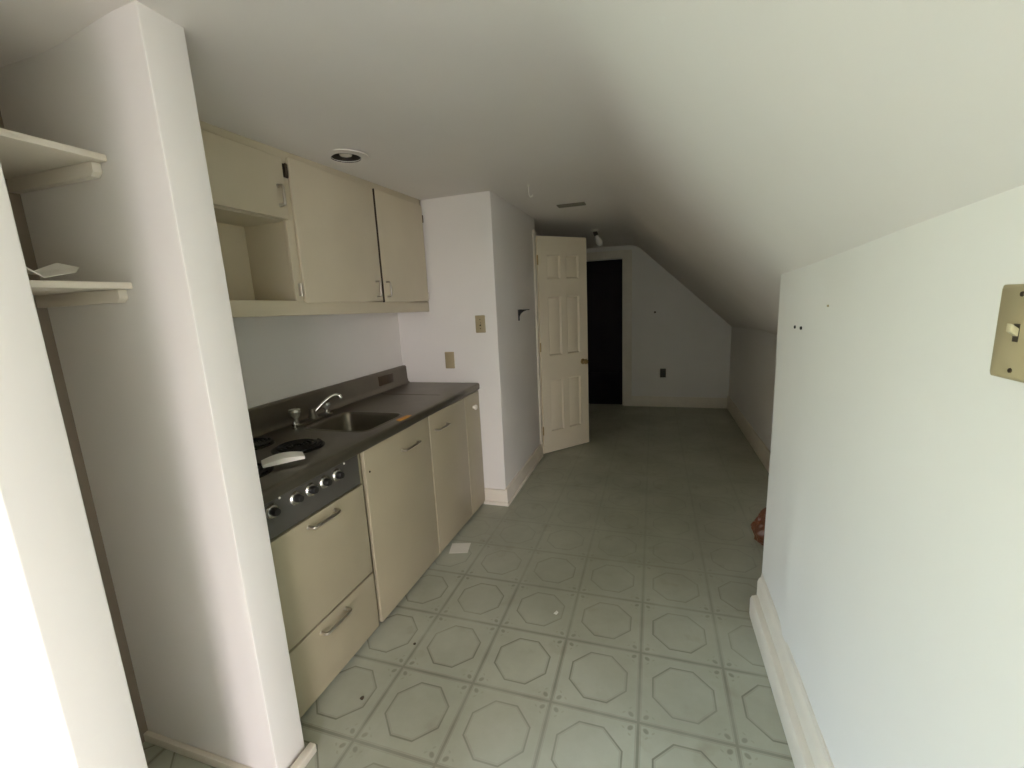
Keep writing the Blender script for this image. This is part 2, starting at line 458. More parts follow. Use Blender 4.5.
# ------------------------------------------------------------------ open six-panel door
hx, hy, fx, fy = -.928, 2.515, -.566, 2.925
W = math.hypot(fx - hx, fy - hy); DH, DT = 1.962, .035
d1 = thing('door_1', (hx, hy, .012), 'narrow cream six-panel door standing half open in the hall', 'door', kind='structure')
dx = Vector(((fx - hx) / W, (fy - hy) / W, 0)); dn = Vector((dx.y, -dx.x, 0))
xs = [0, .085, .165, .225, .335, .395, .475, W]; xs = [0, .095, W/2 - .032, W/2 + .032, W - .095, W]
zs = [0, .20, .69, .915, 1.445, 1.60, 1.805, DH]
b = bmesh.new()
def P(u, t, z): return Vector((hx, hy, .012)) + dx * u + dn * t + Vector((0, 0, z))
for side, t in ((1, 0.0), (-1, -DT)):
    grid = [[b.verts.new(P(u, t, z)) for z in zs] for u in xs]
    panels = []
    for i in range(len(xs) - 1):
        for k in range(len(zs) - 1):
            f = b.faces.new((grid[i][k], grid[i+1][k], grid[i+1][k+1], grid[i][k+1]))
            if i in (1, 3) and k in (1, 3, 5): panels.append(f)
    for f in panels:
        nrm = dn * side
        for thick, dep in ((.006, -.006), (.012, -.008), (.030, .008)):
            bmesh.ops.inset_individual(b, faces=[f], thickness=thick, depth=0)
            for v in f.verts: v.co += nrm * dep
eu = [P(0, 0, 0), P(W, 0, 0), P(W, -DT, 0), P(0, -DT, 0)]
lo = [b.verts.new(p) for p in eu]; hi = [b.verts.new(p + Vector((0, 0, DH))) for p in eu]
for i in range(4): 
    if i in (1, 3): b.faces.new((lo[i], lo[(i+1) % 4], hi[(i+1) % 4], hi[i]))
b.faces.new(lo); b.faces.new(hi)
bmesh.ops.recalc_face_normals(b, faces=b.faces[:])
obj('door_panel', b, 'door_paint', d1)
b = bmesh.new()
kz = .835
for t, s in ((0, 1), (-DT, -1)):
    lathe(b, P(W - .065, t, kz - .012), dn * s, [(.027, 0), (.027, .004), (.012, .008), (.010, .025), (.020, .034), (.025, .046), (.020, .058), (0, .062)], 24)
obj('door_knob', b, 'brass', d1, label='brass round knob')
b = bmesh.new()
c0 = P(W - .0005, -DT / 2, kz - .012)
prism(b, [c0 + dn * sx * .012 + Vector((0, 0, sz * .028)) for sx, sz in ((-1, -1), (1, -1), (1, 1), (-1, 1))], dx * .003)
prism(b, [c0 + dn * sx * .006 + Vector((0, 0, sz * .009)) for sx, sz in ((-1, -1), (1, -1), (1, 1), (-1, 1))], dx * .010)
obj('latch_plate', b, 'brass', d1)
for hz in (.22, 1.0, 1.76):
    b = bmesh.new(); lathe(b, P(-.004, .004, hz - .04), (0, 0, 1), [(0, -.003), (.006, 0), (.006, .08), (0, .083)], 12)
    obj('hinge', b, 'brass', d1)

# ------------------------------------------------------------------ handle builders
def bar_handle(parent, p0, p1, out, proj=.03, r=.0055, m='nickel'):
    p0, p1, out = Vector(p0), Vector(p1), Vector(out).normalized()
    ax = (p1 - p0).normalized(); b = bmesh.new()
    path = [p0, p0 + out * proj * .7]
    for k in range(1, 5):
        a = k / 4 * PI / 2; path.append(p0 + out * (proj * .7 + proj * .3 * math.sin(a)) + ax * (.010 * (1 - math.cos(a))))
    for k in range(4, -1, -1):
        a = k / 4 * PI / 2; path.append(p1 + out * (proj * .7 + proj * .3 * math.sin(a)) - ax * (.010 * (1 - math.cos(a))))
    path.append(p1); tube(b, path, r, 10)
    for p in (p0, p1): lathe(b, p, out, [(r + .002, 0), (r + .002, .002), (r, .004)], 16)
    return obj('handle', b, m, parent)

# ------------------------------------------------------------------ base units
XF = -1.126              # front plane of doors
CT = .888                # counter top
def carcass(b, y0, y1, z1=.842, xf=XF - .022):
    t = .016
    box(b, XK + .02, xf, y0, y0 + t, .05, z1, .001); box(b, XK + .02, xf, y1 - t, y1, .05, z1, .001)
    box(b, XK + .02, XK + .03, y0 + t, y1 - t, .05, z1); box(b, XK + .03, xf, y0 + t, y1 - t, .05, .066)
    box(b, XK + .05, xf - .05, y0 + .002, y1 - .002, 0, .05)      # recessed plinth
def slab(y0, y1, z0, z1, x=XF, t=.02, bev=.003):
    b = bmesh.new(); box(b, x - t, x, y0, y1, z0, z1, bev, 3); return b

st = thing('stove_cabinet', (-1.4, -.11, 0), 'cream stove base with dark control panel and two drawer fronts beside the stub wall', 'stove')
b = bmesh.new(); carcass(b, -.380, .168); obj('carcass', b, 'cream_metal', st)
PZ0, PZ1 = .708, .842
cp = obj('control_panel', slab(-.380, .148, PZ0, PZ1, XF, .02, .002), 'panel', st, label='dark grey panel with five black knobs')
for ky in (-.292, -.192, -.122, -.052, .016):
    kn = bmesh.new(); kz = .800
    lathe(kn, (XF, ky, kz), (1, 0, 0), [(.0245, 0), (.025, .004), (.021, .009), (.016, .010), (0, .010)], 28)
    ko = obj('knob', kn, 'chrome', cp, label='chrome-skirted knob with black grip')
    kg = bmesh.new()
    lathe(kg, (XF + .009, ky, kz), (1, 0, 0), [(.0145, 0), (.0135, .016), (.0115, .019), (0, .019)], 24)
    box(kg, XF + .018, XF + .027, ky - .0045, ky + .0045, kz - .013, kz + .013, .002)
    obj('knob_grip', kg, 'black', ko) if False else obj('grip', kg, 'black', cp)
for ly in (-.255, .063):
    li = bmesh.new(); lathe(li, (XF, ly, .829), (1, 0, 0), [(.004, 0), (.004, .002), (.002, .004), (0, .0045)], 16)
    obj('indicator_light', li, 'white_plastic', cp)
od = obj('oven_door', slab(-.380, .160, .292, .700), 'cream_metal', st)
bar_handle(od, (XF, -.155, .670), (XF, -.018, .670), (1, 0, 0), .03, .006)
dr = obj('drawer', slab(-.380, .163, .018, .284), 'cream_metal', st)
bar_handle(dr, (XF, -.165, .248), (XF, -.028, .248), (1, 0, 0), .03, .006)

sk = thing('base_cabinet', (-1.4, .48, 0), 'cream sink cabinet with one wide door below the orange strip', 'cabinet')
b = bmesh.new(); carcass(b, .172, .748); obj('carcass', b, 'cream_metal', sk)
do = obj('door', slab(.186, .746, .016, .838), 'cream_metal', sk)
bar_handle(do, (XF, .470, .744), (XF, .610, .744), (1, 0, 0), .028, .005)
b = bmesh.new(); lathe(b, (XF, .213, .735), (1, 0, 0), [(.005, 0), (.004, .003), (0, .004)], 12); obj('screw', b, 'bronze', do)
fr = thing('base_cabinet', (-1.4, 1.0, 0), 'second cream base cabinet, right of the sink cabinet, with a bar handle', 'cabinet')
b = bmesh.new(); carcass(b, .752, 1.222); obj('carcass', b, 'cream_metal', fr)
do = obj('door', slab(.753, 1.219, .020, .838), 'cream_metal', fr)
bar_handle(do, (XF, .810, .744), (XF, .950, .744), (1, 0, 0), .028, .005)
na = thing('narrow_cabinet', (-1.4, 1.34, 0), 'narrow cream cabinet with a white round knob at the counter end', 'cabinet')
b = bmesh.new(); carcass(b, 1.225, 1.453); obj('carcass', b, 'cream_metal', na)
do = obj('door', slab(1.223, 1.453, .020, .838), 'cream_metal', na)
b = bmesh.new(); lathe(b, (XF, 1.345, .745), (1, 0, 0), [(.010, 0), (.008, .008), (.016, .014), (.018, .020), (.014, .026), (0, .028)], 24)
obj('knob', b, 'white_plastic', do, label='white round knob')

# the run of base units stands slightly askew to the wall
for o in (st, sk, fr, na):
    d_ = Vector((o.location.x + 1.4, o.location.y - .5, 0)); o.location = Vector((-1.4, .5, 0)) + Matrix.Rotation(-.0135, 3, 'Z') @ d_
    o.rotation_euler.z = -.0135
# ------------------------------------------------------------------ countertop
XC = -1.108              # front edge
ct = thing('kitchen_countertop', (-1.4, .53, .842), 'dark stainless one-piece countertop with burners, sink and backsplash', 'countertop')
b = bmesh.new()
sec = [(XK + .002, .848), (XK + .002, CT), (XC - .014, CT + .001), (XC - .006, CT - .001), (XC - .001, CT - .006), (XC, CT - .012), (XC, .850), (XC - .002, .846), (XC - .006, .844), (XC - .018, .844), (XC - .018, .848)]
prism(b, [(x, -.386, z) for x, z in sec], (0, YE - .004 + .398, 0))
wt = obj('worktop', b, 'steel', ct)
SX0, SX1, SY0, SY1 = -1.535, -1.185, .285, .600
def rrect(x0, x1, y0, y1, r, n=6):
    out = []
    for cx, cy, a0 in ((x1 - r, y1 - r, 0), (x0 + r, y1 - r, 90), (x0 + r, y0 + r, 180), (x1 - r, y0 + r, 270)):
        for k in range(n + 1):
            a = math.radians(a0 + 90 * k / n); out.append((cx + r * math.cos(a), cy + r * math.sin(a)))
    return out
c = bmesh.new(); vs = [(x, y, .80) for x, y in rrect(SX0, SX1, SY0, SY1, .045)]
prism(c, vs, (0, 0, .15)); apply_boolean(wt, [c])
b = bmesh.new()
rings = []
for g_, z, r in ((-.014, CT + .0005, .057), (-.010, CT + .003, .054), (-.003, CT + .003, .048), (.002, CT - .002, .044), (.006, CT - .012, .042), (.018, CT - .13, .05), (.030, CT - .150, .045), (.06, CT - .156, .03)):
    rings.append([b.verts.new((x, y, z)) for x, y in rrect(SX0 + g_, SX1 - g_, SY0 + g_, SY1 - g_, r)])
for A, B in zip(rings, rings[1:]):
    for i in range(len(A)): b.faces.new((A[i], A[(i+1) % len(A)], B[(i+1) % len(A)], B[i]))
b.faces.new(rings[-1]); bmesh.ops.recalc_face_normals(b, faces=b.faces[:])
for f in b.faces: f.normal_flip()
sb = obj('sink_basin', b, 'steel', ct, label='sunken rectangular sink basin')
b = bmesh.new(); lathe(b, ((SX0 + SX1) / 2, (SY0 + SY1) / 2, CT - .156), (0, 0, 1), [(.045, 0), (.045, .003), (.034, .004), (.030, .001), (0, .001)], 28)
obj('drain', b, 'chrome', sb)
b = bmesh.new()
prism(b, [(x, -.386, z) for x, z in ((XK + .002, CT - .002), (XK + .002, 1.012), (XK + .020, 1.012), (XK + .026, 1.007), (XK + .028, 1.0), (XK + .031, .92), (XK + .036, .90), (XK + .050, CT - .001))], (0, YE - .004 + .398, 0))
bs = obj('backsplash', b, 'steel', ct)
b = bmesh.new(); box(b, XK + .026, XK + .034, 1.11, 1.275, .925, .988, .002); obj('cover_plate', b, 'bronze', bs, label='small dark rectangular plate')
# drainboard edge: shallow step across the worktop right of the sink
b = bmesh.new(); box(b, -1.62, -1.20, 1.05, 1.056, CT - .001, CT + .0025, .001); obj('drainboard_ridge', b, 'steel', wt)
def burner(x, y, r):
    b = bmesh.new()
    lathe(b, (x, y, CT), (0, 0, 1), [(r, 0), (r, .003), (r - .006, .0045), (r - .012, .003), (r * .55, .001), (0, .001)], 40, cap=False)
    bu = obj('burner', b, 'drip', ct, label='black electric coil burner in a burnt drip bowl')
    b = bmesh.new(); pts = []
    turns, n_ = 4.2, 150
    for i in range(n_ + 1):
        a = 2 * PI * turns * i / n_; q = .012 + (r - .026) * i / n_
        pts.append((x + q * math.cos(a), y + q * math.sin(a), CT + .010))
    tube(b, pts, .0048, 8)
    for k in range(3):
        a = 2 * PI * k / 3 + .4; tube(b, [(x + .01 * math.cos(a), y + .01 * math.sin(a), CT + .0045), (x + (r - .012) * math.cos(a), y + (r - .012) * math.sin(a), CT + .0045)], .002, 6)
    obj('coil', b, 'coil', bu)
burner(-1.335, .048, .100); burner(-1.565, .035, .085); burner(-1.315, -.235, .100); burner(-1.565, -.235, .085)

# faucet
FX = -1.60
fa = thing('faucet', (FX, .43, CT), 'chrome two-handle faucet behind the sink', 'faucet')
b = bmesh.new()
prism(b, [(x, y, CT) for x, y in rrect(FX - .028, FX + .028, .30, .555, .027, 8)], (0, 0, .012), .003)
lathe(b, (FX, .43, CT + .010), (0, 0, 1), [(.024, 0), (.022, .012), (.017, .018), (.016, .040), (.013, .050), (0, .054)], 24)
obj('base', b, 'steel', fa)
b = bmesh.new()
tube(b, smooth_path([(FX, .43, CT + .030), (FX + .015, .447, CT + .052), (FX + .040, .474, CT + .084), (FX + .062, .499, CT + .106), (FX + .078, .518, CT + .113), (FX + .088, .529, CT + .108)], 6), .0085, 12)
lathe(b, (FX + .090, .531, CT + .110), (.2, .25, -1), [(.0095, 0), (.0105, .004), (.0105, .018), (0, .019)], 16)
obj('spout', b, 'chrome', fa)
for hy2, hh in ((.318, 1.25), (.530, .95)):
    b = bmesh.new()
    lathe(b, (FX, hy2, CT + .010), (0, 0, 1), [(.017, 0), (.016, .006), (.009, .012), (.008, .022 * hh), (.012, .026 * hh), (.020, .034 * hh), (.025, .048 * hh), (.024, .058 * hh), (.018, .062 * hh), (0, .063 * hh)], 10); bmesh.ops.scale(b, verts=[v for v in b.verts if v.co.z > CT + .03], vec=(hh ** .6, hh ** .6, 1), space=Matrix.Translation((-FX, -hy2, 0)))
    o = obj('handle', b, 'crystal', fa, smooth=False, label='faceted clear knob')
b = bmesh.new(); lathe(b, (FX + .035, .272, CT), (0, 0, 1), [(.012, 0), (.012, .004), (.006, .006), (.005, .022), (.009, .026), (.008, .036), (0, .038)], 16)
tag(obj('sink_stopper', b, 'chrome'), 'small metal stopper knob standing in front of the left faucet handle', 'stopper')

# white curved plastic piece resting on the front burner
b = bmesh.new()
a0, a1 = Vector((-1.258, -.197, 0)), Vector((-1.178, -.088, 0)); ax = (a1 - a0).normalized(); nx = Vector((ax.y, -ax.x, 0)); L = (a1 - a0).length
zb = CT + .0155
front, back = [], []
NS = 16
for i in range(NS + 1):
    t = i / NS; hgt = .009 + .009 * math.sin(PI * t)
    p = a0 + ax * L * t + nx * .012
    q = p - nx * (.046 - .010 * (2 * t - 1) ** 2)
    front.append((p, hgt)); back.append((q, hgt + .009))
vf = [(b.verts.new(p + Vector((0, 0, zb))), b.verts.new(p + Vector((0, 0, zb + h)))) for p, h in front]
vb = [(b.verts.new(p + Vector((0, 0, zb))), b.verts.new(p + Vector((0, 0, zb + h)))) for p, h in back]
for i in range(NS):
    b.faces.new((vf[i][0], vf[i+1][0], vf[i+1][1], vf[i][1])); b.faces.new((vb[i][0], vb[i][1], vb[i+1][1], vb[i+1][0]))
    b.faces.new((vf[i][1], vf[i+1][1], vb[i+1][1], vb[i][1])); b.faces.new((vf[i][0], vb[i][0], vb[i+1][0], vf[i+1][0]))
for i in (0, NS): b.faces.new((vf[i][0], vf[i][1], vb[i][1], vb[i][0]))
bmesh.ops.recalc_face_normals(b, faces=b.faces[:])
tag(obj('plastic_cover', b, 'white_plastic'), 'white curved plastic piece lying across the front burner', 'cover')

# orange strip on the counter edge
b = bmesh.new()
for i, (da, w) in enumerate(((0, .022),)):
    pts = [(-1.150, .480), (-1.124, .465), (-1.117, .540), (-1.122, .575), (-1.146, .568)]
    prism(b, [(x, y, CT + .001) for x, y in pts], (0, 0, .004), .001)
tag(obj('orange_strip', b, 'orange'), 'small flat orange strip on the counter edge in front of the sink', 'strip')

# ------------------------------------------------------------------ wall cabinet
XU = -1.448              # face frame front
uc = thing('wall_cabinet', (-1.57, .53, 1.40), 'cream wall cabinet with an open niche and three doors above the counter', 'cabinet')
tilt = lambda v: -.021 * (v.y - .70)
b = bmesh.new(); Y0u, Y1u = -.386, YE - .003
t = .018; ZB = 1.404
def cap(v): return min(0, H - .0015 - sag(v.x, v.y) - v.z)
def bx(*a, bev=.0015, sh=True): box(b, *a, bev, 2, tilt if sh else cap)
bx(XK + .002, XU, Y0u, Y1u, ZB + .045, ZB + .062)                                # cabinet floor
bx(XK + .002, XU, Y0u, Y0u + t, ZB + .04, H - .002, sh=False); bx(XK + .002, XU, Y1u - t, Y1u, ZB + .04, H - .002, sh=False)
bx(XK + .002, XU - .018, .272, .29, ZB + .06, H - .01, sh=False)                  # niche side
bx(XK + .002, XK + .012, Y0u + t, Y1u - t, ZB + .06, H - .01, sh=False)           # back
bx(XK + .012, XU - .018, Y0u + t, .272, 1.808, 1.826, sh=False)                   # niche top
bx(XK + .012, XU - .020, Y0u + t, Y1u - t, 2.04, 2.05, sh=False)
bx(XU - .018, XU, Y0u, Y1u, 2.05, H - .001, sh=False)                             # top rail
bx(XU - .018, XU + .004, Y0u, Y1u, ZB, ZB + .064, bev=.004)                       # bottom rail
bx(XU - .018, XU, .264, .345, ZB + .06, 2.052, sh=False)                          # stile by the niche
bx(XU - .018, XU, 1.42, Y1u, ZB + .06, 2.052, sh=False)
obj('carcass', b, 'cream', uc)
XD = XU + .016
def udoor(y0, y1, z0, z1):
    b = bmesh.new(); box(b, XU + .0005, XD, y0, y1, z0, z1, .004, 3); return b
dA = obj('door', udoor(-.386, .268, 1.812, 2.052), 'cream', uc, label='short door above the open niche')
dB = obj('door', udoor(.304, .896, 1.466, 2.068), 'cream', uc)
dC = obj('door', udoor(.910, 1.436, 1.459, 2.074), 'cream', uc)
dC.data.materials.append(M['gap_shade'])                                  # dark edge colour stands in for shade in the gap between doors
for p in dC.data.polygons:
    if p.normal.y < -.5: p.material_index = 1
bar_handle(dA, (XD, .228, 1.862), (XD, .228, 1.938), (1, 0, 0), .026, .006, 'nickel')
bar_handle(dB, (XD, .842, 1.492), (XD, .842, 1.574), (1, 0, 0), .026, .0045, 'nickel')
bar_handle(dC, (XD, .944, 1.492), (XD, .944, 1.574), (1, 0, 0), .026, .0045, 'nickel')
def hinge(y, z, m):
    b = bmesh.new(); h = .027
    box(b, XU, XU + .004, y - .012, y + .006, z - h, z + h, .001)
    lathe(b, (XU + .008, y - .001, z - h), (0, 0, 1), [(0, -.004), (.0065, 0), (.0065, 2 * h), (0, 2 * h + .004)], 12)
    obj('hinge', b, m, uc)
hinge(.294, 2.012, 'bronze'); hinge(.294, 1.524, 'nickel')
def hinge_r(y, z, m):
    b = bmesh.new(); h = .022
    box(b, XU, XU + .003, y, y + .012, z - h, z + h, .001)
    lathe(b, (XD - .002, y - .002, z - h), (0, 0, 1), [(0, -.004), (.005, 0), (.005, 2 * h), (0, 2 * h + .004)], 12)
    obj('hinge', b, m, uc)
hinge_r(1.442, 1.995, 'bronze'); hinge_r(1.442, 1.494, 'nickel')

# ------------------------------------------------------------------ closet shelves
def shelf(z, label):
    s = thing('closet_shelf', (-1.44, -.655, z - .016), label, 'shelf', 'shelves in the narrow closet')
    b = bmesh.new(); box(b, -1.618, -1.25, -.812, -.497, z - .016, z, .002); obj('board', b, 'trim', s)
    for y0, y1 in ((-.518, -.497), (-.812, -.791)):
        b = bmesh.new(); prism(b, [(-1.618, y0, z - .0165), (-1.275, y0, z - .0165), (-1.275, y0, z - .040), (-1.287, y0, z - .050), (-1.618, y0, z - .050)], (0, y1 - y0, 0), .0015); obj('cleat', b, 'trim', s)
    return s
shelf(1.830, 'empty upper white shelf in the narrow closet')
shelf(1.524, 'lower white shelf in the narrow closet holding a folded paper')
b = bmesh.new()
pp = [[(-1.36, -.78, .004), (-1.35, -.71, .030), (-1.352, -.65, .012), (-1.35, -.59, .028)],
      [(-1.31, -.79, .003), (-1.30, -.71, .034), (-1.300, -.65, .008), (-1.30, -.575, .020)],
      [(-1.265, -.79, .002), (-1.262, -.72, .026), (-1.262, -.665, .003), (-1.27, -.60, .012)]]
g = [[b.verts.new((x, y, 1.525 + z * 1.7)) for x, y, z in row] for row in pp]
for i in range(2):
    for k in range(3): b.faces.new((g[i][k], g[i][k+1], g[i+1][k+1], g[i+1][k]))
r = bmesh.ops.extrude_face_region(b, geom=b.faces[:])
for v in r['geom']:
    if isinstance(v, bmesh.types.BMVert): v.co.z += .0015
bmesh.ops.recalc_face_normals(b, faces=b.faces[:])
tag(obj('folded_paper', b, 'paper', smooth=False), 'creased white paper lying on the lower closet shelf', 'paper')

# ------------------------------------------------------------------ plates and small wall things
def plate(name, c, nrm, w, h, label, cat, m='ivory', kind='toggle'):
    """c: centre on the wall; nrm: wall normal; w: along the wall; h: tall"""
    nrm = Vector(nrm); side = Vector((0, 0, 1)).cross(nrm).normalized(); c = Vector(c)
    t = thing(name, c, label, cat)
    def pt(s, z, o): return c + side * s + Vector((0, 0, z)) + nrm * o
    b = bmesh.new(); rr = [(s, z) for s, z in rrect(-w/2, w/2, -h/2, h/2, .004, 3)]
    lo = [b.verts.new(pt(s, z, 0)) for s, z in rr]; mi = [b.verts.new(pt(s, z, .004)) for s, z in rr]
    hi = [b.verts.new(pt(s * (1 - .006 / w), z * (1 - .006 / h), .0062)) for s, z in rr]
    for A, B in ((lo, mi), (mi, hi)):
        for i in range(len(A)): b.faces.new((A[i], A[(i+1) % len(A)], B[(i+1) % len(A)], B[i]))
    b.faces.new(hi); b.faces.new(lo); bmesh.ops.recalc_face_normals(b, faces=b.faces[:])
    obj('cover_plate', b, m, t)
    sz = h * .40 if kind == 'toggle_big' else .030
    if kind in ('toggle', 'toggle_big'):
        for s in (-1, 1):
            b = bmesh.new(); lathe(b, pt(0, s * sz, .006), nrm, [(.0036, 0), (.0032, .0012), (0, .0016)], 16)
            obj('screw', b, 'bronze', t)
        b = bmesh.new(); prism(b, [pt(s, z, .0058) for s, z in ((-.0052, -.012), (.0052, -.012), (.0052, .012), (-.0052, .012))], nrm * .0006)
        obj('slot', b, 'dark_slot' if kind == 'toggle' else 'brown_plastic', t)
        b = bmesh.new()
        prism(b, [pt(s, z, .006) for s, z in ((-.0044, -.005), (.0044, -.005), (.0044, .006), (-.0044, .006))], nrm * .009 + Vector((0, 0, .007)), .001)
        obj('toggle', b, 'ivory_light' if kind == 'toggle_big' else m, t)
    elif kind == 'blank':
        for s in (-1, 1):
            b = bmesh.new(); lathe(b, pt(0, s * .040, .006), nrm, [(.0032, 0), (.0028, .0012), (0, .0016)], 16); obj('screw', b, m, t)
    elif kind == 'outlet':
        for s in (-1, 1):
            b = bmesh.new(); prism(b, [pt(x, z + s * .019, .006) for x, z in rrect(-.016, .016, -.013, .013, .009, 4)], nrm * .0015)
            so = obj('socket', b, 'brown_plastic', t)
            for q in (-.006, .006):
                b = bmesh.new(); prism(b, [pt(q + x, z + s * .019, .0076) for x, z in ((-.001, -.004), (.001, -.004), (.001, .004), (-.001, .004))], nrm * .0004); obj('slot', b, 'dark_slot', so)
    return t
plate('light_switch', (-1.073, YE, 1.291), (0, -1, 0), .070, .116, 'ivory light switch high on the white wall at the counter end', 'light switch')
plate('blank_cover_plate', (-1.318, YE, 1.048), (0, -1, 0), .070, .116, 'tan blank cover plate just above the far end of the counter', 'cover plate', 'ivory', 'blank')
plate('light_switch', (XN - .0005, -.548, 1.357), (-1, 0, 0), .080, .127, 'tan light switch on the near right wall, cut by the picture edge', 'light switch', 'ivory', 'toggle_big')
plate('wall_outlet', (.157, YF, .442), (0, -1, 0), .070, .114, 'dark brown wall outlet low on the far wall', 'outlet', 'brown_plastic', 'outlet')
b = bmesh.new(); lathe(b, (.05, YF, 1.215), (0, -1, 0), [(.013, 0), (.013, .006), (.006, .008), (.005, .022), (0, .023)], 12)
tag(obj('wall_hook', b, 'brown_plastic'), 'tiny dark peg high on the far wall right of the doorway', 'hook')
AN = [(.444, 1.297, 'dark screw hole plug high on the right wall, left of two'), (.378, 1.298, 'dark screw hole plug high on the right wall, right of two')]
for y, z, lb in AN:
    b = bmesh.new(); lathe(b, (XN + .002, y, z), (-1, 0, 0), [(.0058, 0), (.0054, .0045), (.003, .005), (0, .003)], 14)
    tag(obj('wall_plug', b, 'black'), lb, 'wall plug', 'wall plugs on the right wall')
b = bmesh.new(); lathe(b, (XN + .002, .154, 1.376), (-1, 0, 0), [(.0035, 0), (.003, .004), (0, .0045)], 12)
tag(obj('nail', b, 'ivory'), 'small pale nail head on the right wall near the slope', 'nail')

# black bracket on the hall wall
br = thing('shelf_bracket', (XH, 1.957, 1.285), 'small black iron shelf bracket on the hall wall', 'bracket')
b = bmesh.new(); box(b, XH, XH + .007, 1.946, 1.968, 1.283, 1.366, .0015); obj('wall_leg', b, 'black_iron', br)
b = bmesh.new(); box(b, XH + .005, XH + .088, 1.946, 1.968, 1.360, 1.367, .0015); obj('arm', b, 'black_iron', br)
b = bmesh.new(); poly = [(XH + .005, 1.362), (XH + .075, 1.362)]
for k in range(1, 9):
    a = PI / 2 * k / 8; poly.append((XH + .075 - .068 * math.sin(a) , 1.362 - .058 * (1 - math.cos(a)) - .004))
poly.append((XH + .005, 1.300))
prism(b, [(x, 1.951, z) for x, z in poly], (0, .012, 0)); obj('brace', b, 'black_iron', br)

# ------------------------------------------------------------------ ceiling things
def downlight(x, y, label):
    z = H - sag(x, y)
    t = thing('recessed_light', (x, y, z), label, 'ceiling light')
    b = bmesh.new(); lathe(b, (x, y, z), (0, 0, -1), [(.106, -.004), (.106, .0012), (.066, .0012), (.064, -.004)], 48, cap=False)
    obj('trim_ring', b, 'ceiling', t, smooth=False)
    b = bmesh.new(); lathe(b, (x, y, z), (0, 0, 1), [(.065, -.002), (.065, .130), (.058, .140), (0, .140)], 40, cap=False)
    obj('can', b, 'can', t)
    b = bmesh.new(); lathe(b, (x, y, z + .140), (0, 0, -1), [(.018, 0), (.018, .035), (.024, .055), (.030, .100), (.031, .118), (.026, .131), (0, .138)], 32)
    obj('bulb', b, 'bulb', t)
    return t
downlight(DL[0][0], DL[0][1], 'recessed ceiling light with white bulb above the wall cabinet')
cv = thing('ceiling_vent', (-.561, 2.14, H), 'small grey slotted vent on the hall ceiling before the open door', 'vent')
vx0, vx1, vy0, vy1 = -.664, -.458, 2.095, 2.185
b = bmesh.new()
box(b, vx0, vx1, vy0, vy0 + .012, H - .008, H, .002); box(b, vx0, vx1, vy1 - .012, vy1, H - .008, H, .002)
box(b, vx0, vx0 + .012, vy0 + .012, vy1 - .012, H - .008, H, .002); box(b, vx1 - .012, vx1, vy0 + .012, vy1 - .012, H - .008, H, .002)
obj('frame', b, 'dull_cover', cv)
b = bmesh.new(); box(b, vx0 + .012, vx1 - .012, vy0 + .012, vy1 - .012, H - .002, H); obj('backing', b, 'dark_slot', cv)
for k in range(4):
    y = vy0 + .020 + k * .0165
    b = bmesh.new(); prism(b, [(vx0 + .012, y, H - .002), (vx0 + .012, y + .010, H - .007), (vx0 + .012, y + .011, H - .006), (vx0 + .012, y + .001, H - .001)], (vx1 - vx0 - .024, 0, 0))
    obj('slat', b, 'dull_cover', cv)
fb = thing('bare_bulb_fixture', (-.53, 3.4, zc(3.4)), 'bare white bulb hanging from a dark socket in the hall ceiling', 'ceiling light')
b = bmesh.new(); z0 = zc(3.4)
lathe(b, (-.545, 3.4, z0), (0, 0, -1), [(.042, -.004), (.042, .006), (.034, .012), (.022, .016), (0, .016)], 28); obj('canopy', b, 'white_plastic', fb)
b = bmesh.new(); axb = Vector((.42, -.05, -1)).normalized()
lathe(b, Vector((-.545, 3.4, z0 - .014)), axb, [(.020, 0), (.022, .012), (.022, .040), (.017, .046), (0, .046)], 24); obj('socket', b, 'brown_plastic', fb)
b = bmesh.new()
lathe(b, Vector((-.545, 3.4, z0 - .014)) + axb * .040, axb, [(.013, 0), (.015, .012), (.024, .035), (.033, .062), (.034, .082), (.028, .102), (.015, .116), (0, .120)], 28); obj('bulb', b, 'bulb', fb)
b = bmesh.new()
hk = [(-.70, 1.45, H), (-.70, 1.45, H - .030), (-.700, 1.45, H - .045)]
lathe(b, (-.70, 1.45, H), (0, 0, -1), [(.010, -.002), (.010, .002), (.003, .005)], 14)
path = [Vector(p) for p in hk] + [Vector((-.700 + .011 * (1 - math.cos(a)), 1.45, H - .045 - .011 * math.sin(a) - .012 * min(1, a / 1.2))) for a in [PI * k / 8 for k in range(1, 9)]]
tube(b, path, .0028, 8)
tag(obj('ceiling_hook', b, 'white_plastic'), 'small white hook in the ceiling by the hall corner', 'hook')

# ------------------------------------------------------------------ floor things
b = bmesh.new(); prism(b, [(-1.118, .895, .0005), (-1.008, .925, .0005), (-.985, .822, .0005), (-1.090, .790, .0005)], (0, 0, .0012))
tag(obj('paper_sheet', b, 'paper'), 'small square white paper lying flat on the floor by the cabinets', 'paper')
b = bmesh.new(); prism(b, [(-.392, .447, .0005), (-.378, .444, .0005), (-.372, .458, .0005), (-.382, .468, .0005)], (.001, 0, .004), .0008)
tag(obj('plaster_chip', b, 'crumb'), 'tiny white chip lying on the floor tiles mid-room', 'chip')
for x, y, r_, lb in ((-.93, .118, .006, 'tiny dark crumb on the floor close to the sink cabinet'), (-.985, -.17, .008, 'tiny dark crumb on the floor in front of the stove drawer')):
    b = bmesh.new(); bmesh.ops.create_icosphere(b, subdivisions=2, radius=r_)
    for v in b.verts: v.co = Vector((x, y, r_ * .45)) + Vector((v.co.x, v.co.y, v.co.z * .45)) * (1 + .3 * noise.noise(v.co * 200))
    tag(obj('crumb', b, 'brown_plastic'), lb, 'crumb')
